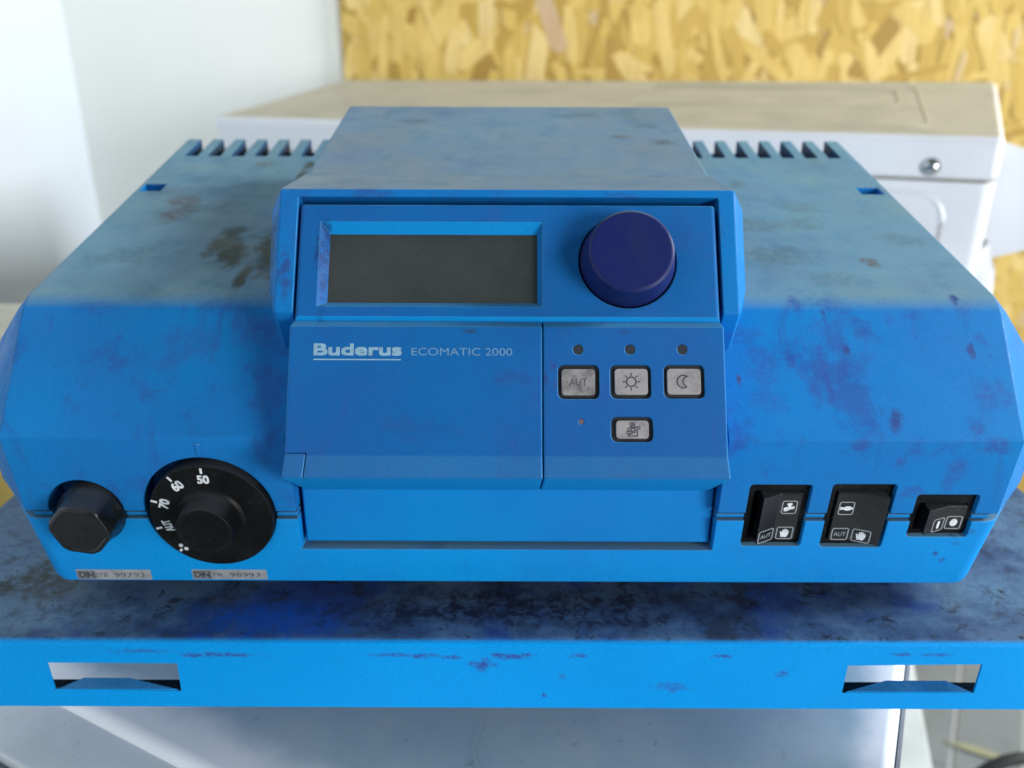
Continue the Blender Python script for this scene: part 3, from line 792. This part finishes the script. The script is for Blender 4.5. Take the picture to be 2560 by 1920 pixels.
for k in range(4):
    a = BT[k]; c_ = CP[k]
    rg = prism(F_PAN, rrect(a[0] + .1, a[1] - .1, a[2] + .1, a[3] - .1, 2.5, 4), -4.4, -1.3)
    cap = bevel(prism(F_PAN, rrect(*c_, 1.5, 4), -4, -.15), .35, 2, 50)
    b_ = part('button', cap, M_BTN2 if k == 0 else M_BTN, unit, label=blabels[k])
    part('button_well', rg, M_RUBBER, unit, smooth=0)
    cu, cv = (c_[0] + c_[1]) / 2, (c_[2] + c_[3]) / 2; n = -.1
    if k == 0:
        part('symbol', text_sheet(F_PAN, 'AUT', cu, cv, n, 7.6, 3.1, anchor='c'), M_INKG, b_, smooth=0)
    elif k == 1:
        sb = stroke(F_PAN, circ(cu, cv, 2.0, 28), .6, n, True)
        for i in range(8):
            a = i * math.pi / 4
            stroke(F_PAN, [(cu + 2.55 * math.cos(a), cv + 2.55 * math.sin(a)), (cu + 3.75 * math.cos(a), cv + 3.75 * math.sin(a))], .5, n, bm=sb)
        part('symbol', sb, M_INK, b_, smooth=0)
    elif k == 2:
        o_ = [(cu - .2 + 2.7 * math.cos(R(a)), cv + 2.7 * math.sin(R(a))) for a in range(55, 306, 14)]
        i_ = [(cu + 1.95 + 2.35 * math.cos(R(a)), cv + 2.35 * math.sin(R(a))) for a in range(244, 115, -14)]
        part('symbol', stroke(F_PAN, o_ + i_, .55, n, True), M_INK, b_, smooth=0)
    else:
        sb = stroke(F_PAN, [(cu - 2.2, cv - 2.7), (cu + 2.0, cv - 2.7), (cu + 2.0, cv - .4)], .5, n)
        stroke(F_PAN, [(cu - 1.7, cv - 2.2), (cu + 1.4, cv - .9)], .5, n, bm=sb)
        for x, y, r in ((-.5, 2.4, .65), (.5, 2.4, .65), (0, 1.5, .6), (-1.3, .1, .65), (0.1, -.1, .7), (1.5, .3, .7), (2.6, .7, .6), (-2.0, -1.3, .6), (-.4, .9, .45), (-.9, -1.2, .6), (.9, 1.0, .5)):
            stroke(F_PAN, circ(cu + x, cv + y, r, 12), .38, n + .01 + .004 * x, True, bm=sb)
        part('symbol', sb, M_INK, b_, smooth=0)

# drawer below the panel
dr = bevel(box(-96.9, 93.3, 331, 348, -214.6, -184), 1.6, 3, sel=lambda e: max(v.co.y for v in e.verts) < .34)
part('front_drawer', dr, M_FLAT, unit)

# hexagonal fuse cap
def hexr(r, h, a):
    k = math.pi / 3; m = (a + R(10)) % k - k / 2
    w = min(1, max(0, (h - .5) / 4))
    return r * ((1 - w) + w * min(1.0, .93 / math.cos(m)) )
hx = lathe(F_FF, HEX[0] + .8, HEX[1] - .4, [(15.2, -8), (15.2, -1), (15.2, 1.0), (14.6, 3.0), (14.3, 4.5), (13.7, 11.6), (13.1, 12.9), (11.8, 13.4), (11.2, 13.0)], 96, wob=hexr)
part('fuse_cap', hx, M_BLACK, unit, label='black hexagonal screw cap', smooth=24)

# temperature dial
dl = lathe(F_FF, DIAL[0] + .8, DIAL[1] - .5, [(27.2, -7), (27.8, -6), (28.0, 1.6), (27.8, 2.7), (27.0, 3.0), (15.4, 3.0), (14.2, 3.8), (13.5, 5), (12.9, 12.6), (12.3, 13.7), (11.2, 14.0), (10.0, 13.2), (4, 12.6)], 80)
dial = part('temperature_dial', dl, M_BLACKM, unit, label='black round temperature dial with white scale')
for ang, txt in ((89, '50'), (124.6, '60'), (160.4, '70'), (195.4, 'AUT'), (229.5, None)):
    a = R(ang); ca, sa = math.cos(a), math.sin(a)
    part('scale_mark', stroke(F_FF, [(DIAL[0] + (23.7 if txt else 25) * ca, DIAL[1] + (23.7 if txt else 25) * sa), (DIAL[0] + 26.6 * ca, DIAL[1] + 26.6 * sa)], 1.1, 3.06), M_WHITEP, dial, smooth=0)
    if txt:
        part('numeral', bold_text(F_FF, txt, DIAL[0] + 20.4 * ca, DIAL[1] + 20.4 * sa, 3.06, 5.4 if txt != 'AUT' else 6.8, 4.5 if txt != 'AUT' else 4.0, .45, rot=a - math.pi / 2, anchor='c'), M_WHITEP, dial, smooth=0)
    else:
        sb = new()
        for du, dv in ((-1.5, .9), (1.4, -.9)):
            for i in range(3):
                b = i * math.pi / 3
                x, y = DIAL[0] + 23.4 * ca - du * sa, DIAL[1] + 23.4 * sa + du * ca
                stroke(F_FF, [(x - 1.1 * math.cos(b), y - 1.1 * math.sin(b)), (x + 1.1 * math.cos(b), y + 1.1 * math.sin(b))], .6, 3.06 + .02 * i, bm=sb)
        part('frost_symbol', sb, M_WHITEP, dial, smooth=0)

# rocker switches: hollow rockers tilted left or right in black frames
HAND = [(-1.5, -2.3), (1.1, -2.3), (1.7, -1.0), (1.9, .3), (1.75, 1.5), (1.35, 1.5), (1.25, .6), (1.1, 2.1), (.6, 2.2), (.45, .8), (.25, 2.4), (-.25, 2.4), (-.3, .8), (-.6, 2.0), (-1.05, 1.9), (-1.0, .2), (-1.7, 1.0), (-2.2, .8), (-1.9, -.3)]
BURN = [(-2.3, -2.2), (-2.5, -.4), (-1.4, .1), (-.5, .2), (-.6, 1.0), (-1.2, 1.3), (-1.1, 2.3), (1.0, 2.4), (1.3, 1.5), (.6, 1.0), (.7, .4), (2.4, .6), (2.3, -.9), (.4, -1.3), (-1.0, -2.3)]
PUMP = [(-2.9, -.9), (-2.9, .9), (-1.6, .55), (0, 1.25), (1.6, 1.1), (2.5, .5), (2.9, .7), (2.9, -.7), (2.5, -.5), (1.6, -1.15), (0, -1.25), (-1.6, -.6)]
class Facet:                      # a leaning facet of a rocker: same u,v as the front face, height from a line
    def __init__(s, u0, n0, u1, n1): s.u0, s.n0, s.k = u0, n0, (n1 - n0) / (u1 - u0)
    def p(s, u, v, n=0.0): return F_FF.p(u, v, s.n0 + (u - s.u0) * s.k + n)
for i, (u0, u1, v0, v1) in enumerate(SW):
    lab = ('black rocker switch with burner symbol, nearest the drawer', 'black rocker switch with pump symbol, middle of the three', 'small black on off rocker switch at the right end')[i]
    fb = prism(F_FF, rrect(u0 + .25, u1 - .25, v0 + .25, v1 - .25, 1.6, 3), -19, -2.6)
    hole = prism(F_FF, rrect(u0 + 3.4, u1 - 2.6, v0 + 2.4, v1 - 5.0 - (1.5 if i == 2 else 0), 1, 2), -12, 3)
    sw = part('rocker_switch', cut(fb, [hole]), M_BLACKM, unit, label=lab, smooth=0)
    a, b = u0 + 4.0, u1 - 3.1; c0, c1 = v0 + 3.0, v1 - 5.8 - (1.5 if i == 2 else 0)
    mid = (122.4, 157.6, 200.2)[i]
    if i == 1: prof = [(a, -1.2), (mid, -1.2), (b, 2.8), (b, -11), (a, -11)]
    else: prof = [(a + 2.2, 3.2 if i == 0 else 2.6), (mid, -1.2), (b, -1.2), (b, -11), (a + 2.2, -11)]
    rk = new()
    solid(rk, [F_FF.p(u, c0, n) for u, n in prof], [F_FF.p(u, c1, n) for u, n in prof])
    bevel(rk, .5, 2, 20)
    ro = part('rocker', rk, M_BLACK, sw)
    LFc = Facet(prof[0][0], prof[0][1], mid, -1.2); RFc = Facet(mid, -1.2, prof[2][0], prof[2][1])
    def icon(fc, cu, cv, w, h, shape=None, txt=None):
        bmx = stroke(fc, rrect(cu - w / 2, cu + w / 2, cv - h / 2, cv + h / 2, .9, 3), .45, .07, True)
        part('symbol_box', bmx, simple_grey, sw, smooth=0)
        if shape: part('symbol', sheet(fc, [(cu + x, cv + y) for x, y in shape], .07), M_WHITEP, sw, smooth=0)
        if txt: part('symbol', text_sheet(fc, txt, cu, cv, .07, (w - 1.8) if len(txt) > 1 else (1.3 if txt == '1' else 3.2), 2.2 if len(txt) > 1 else 4.2, anchor='c'), M_WHITEP if len(txt) == 1 else simple_grey, sw, smooth=0)
    if i == 0: simple_grey = simple('grey print', (.30, .33, .36, 1), .6, .3)
    if i < 2:
        fcu = RFc if i == 0 else LFc
        icon(fcu, 127.0 if i == 0 else 153.2, v0 + 21.8, 6.6, 7.0, BURN if i == 0 else PUMP)
        icon(LFc, mid - 4.6, v0 + 6.9, 7.4, 6.6, txt='AUT')
        icon(RFc, mid + 4.7, v0 + 6.9, 7.4, 6.8, HAND)
    else:
        icon(LFc, mid - 3.6, v0 + 7.2, 5.6, 7.0, txt='1')
        icon(RFc, mid + 4.0, v0 + 7.6, 7.0, 7.0, [(1.7 * math.cos(2 * math.pi * k / 20), 2.1 * math.sin(2 * math.pi * k / 20)) for k in range(20)])

# approval stickers
for (u0, u1, v0, v1, tx, num) in ((-208.5, -172.8, 1.0, 7.1, 'STB', '99793'), (-153.0, -117.2, 1.3, 7.3, 'TR', '98993')):
    sk = part('sticker', prism(F_FF, rrect(u0, u1, v0, v1, .5, 2), -.4, .12), M_STK, unit, label='small grey approval sticker printed %s %s' % (tx, num), smooth=0)
    bt = bold_text(F_FF, 'DIN', u0 + 1.2, v0 + 1.2, .16, 7.0, 3.4, .5)
    text_sheet(F_FF, tx, u0 + 9.0, v0 + 1.6, .16, 5.8, 2.3, bm=bt)
    text_sheet(F_FF, num, u0 + 18.0, v0 + 1.6, .16, 14.5, 2.6, bm=bt)
    part('print', bt, M_INKG, sk, smooth=0)
    part('print_box', stroke(F_FF, rrect(u0 + .7, u0 + 8.6, v0 + .7, v0 + 5.0), .5, .14, True), M_INKG, sk, smooth=0)
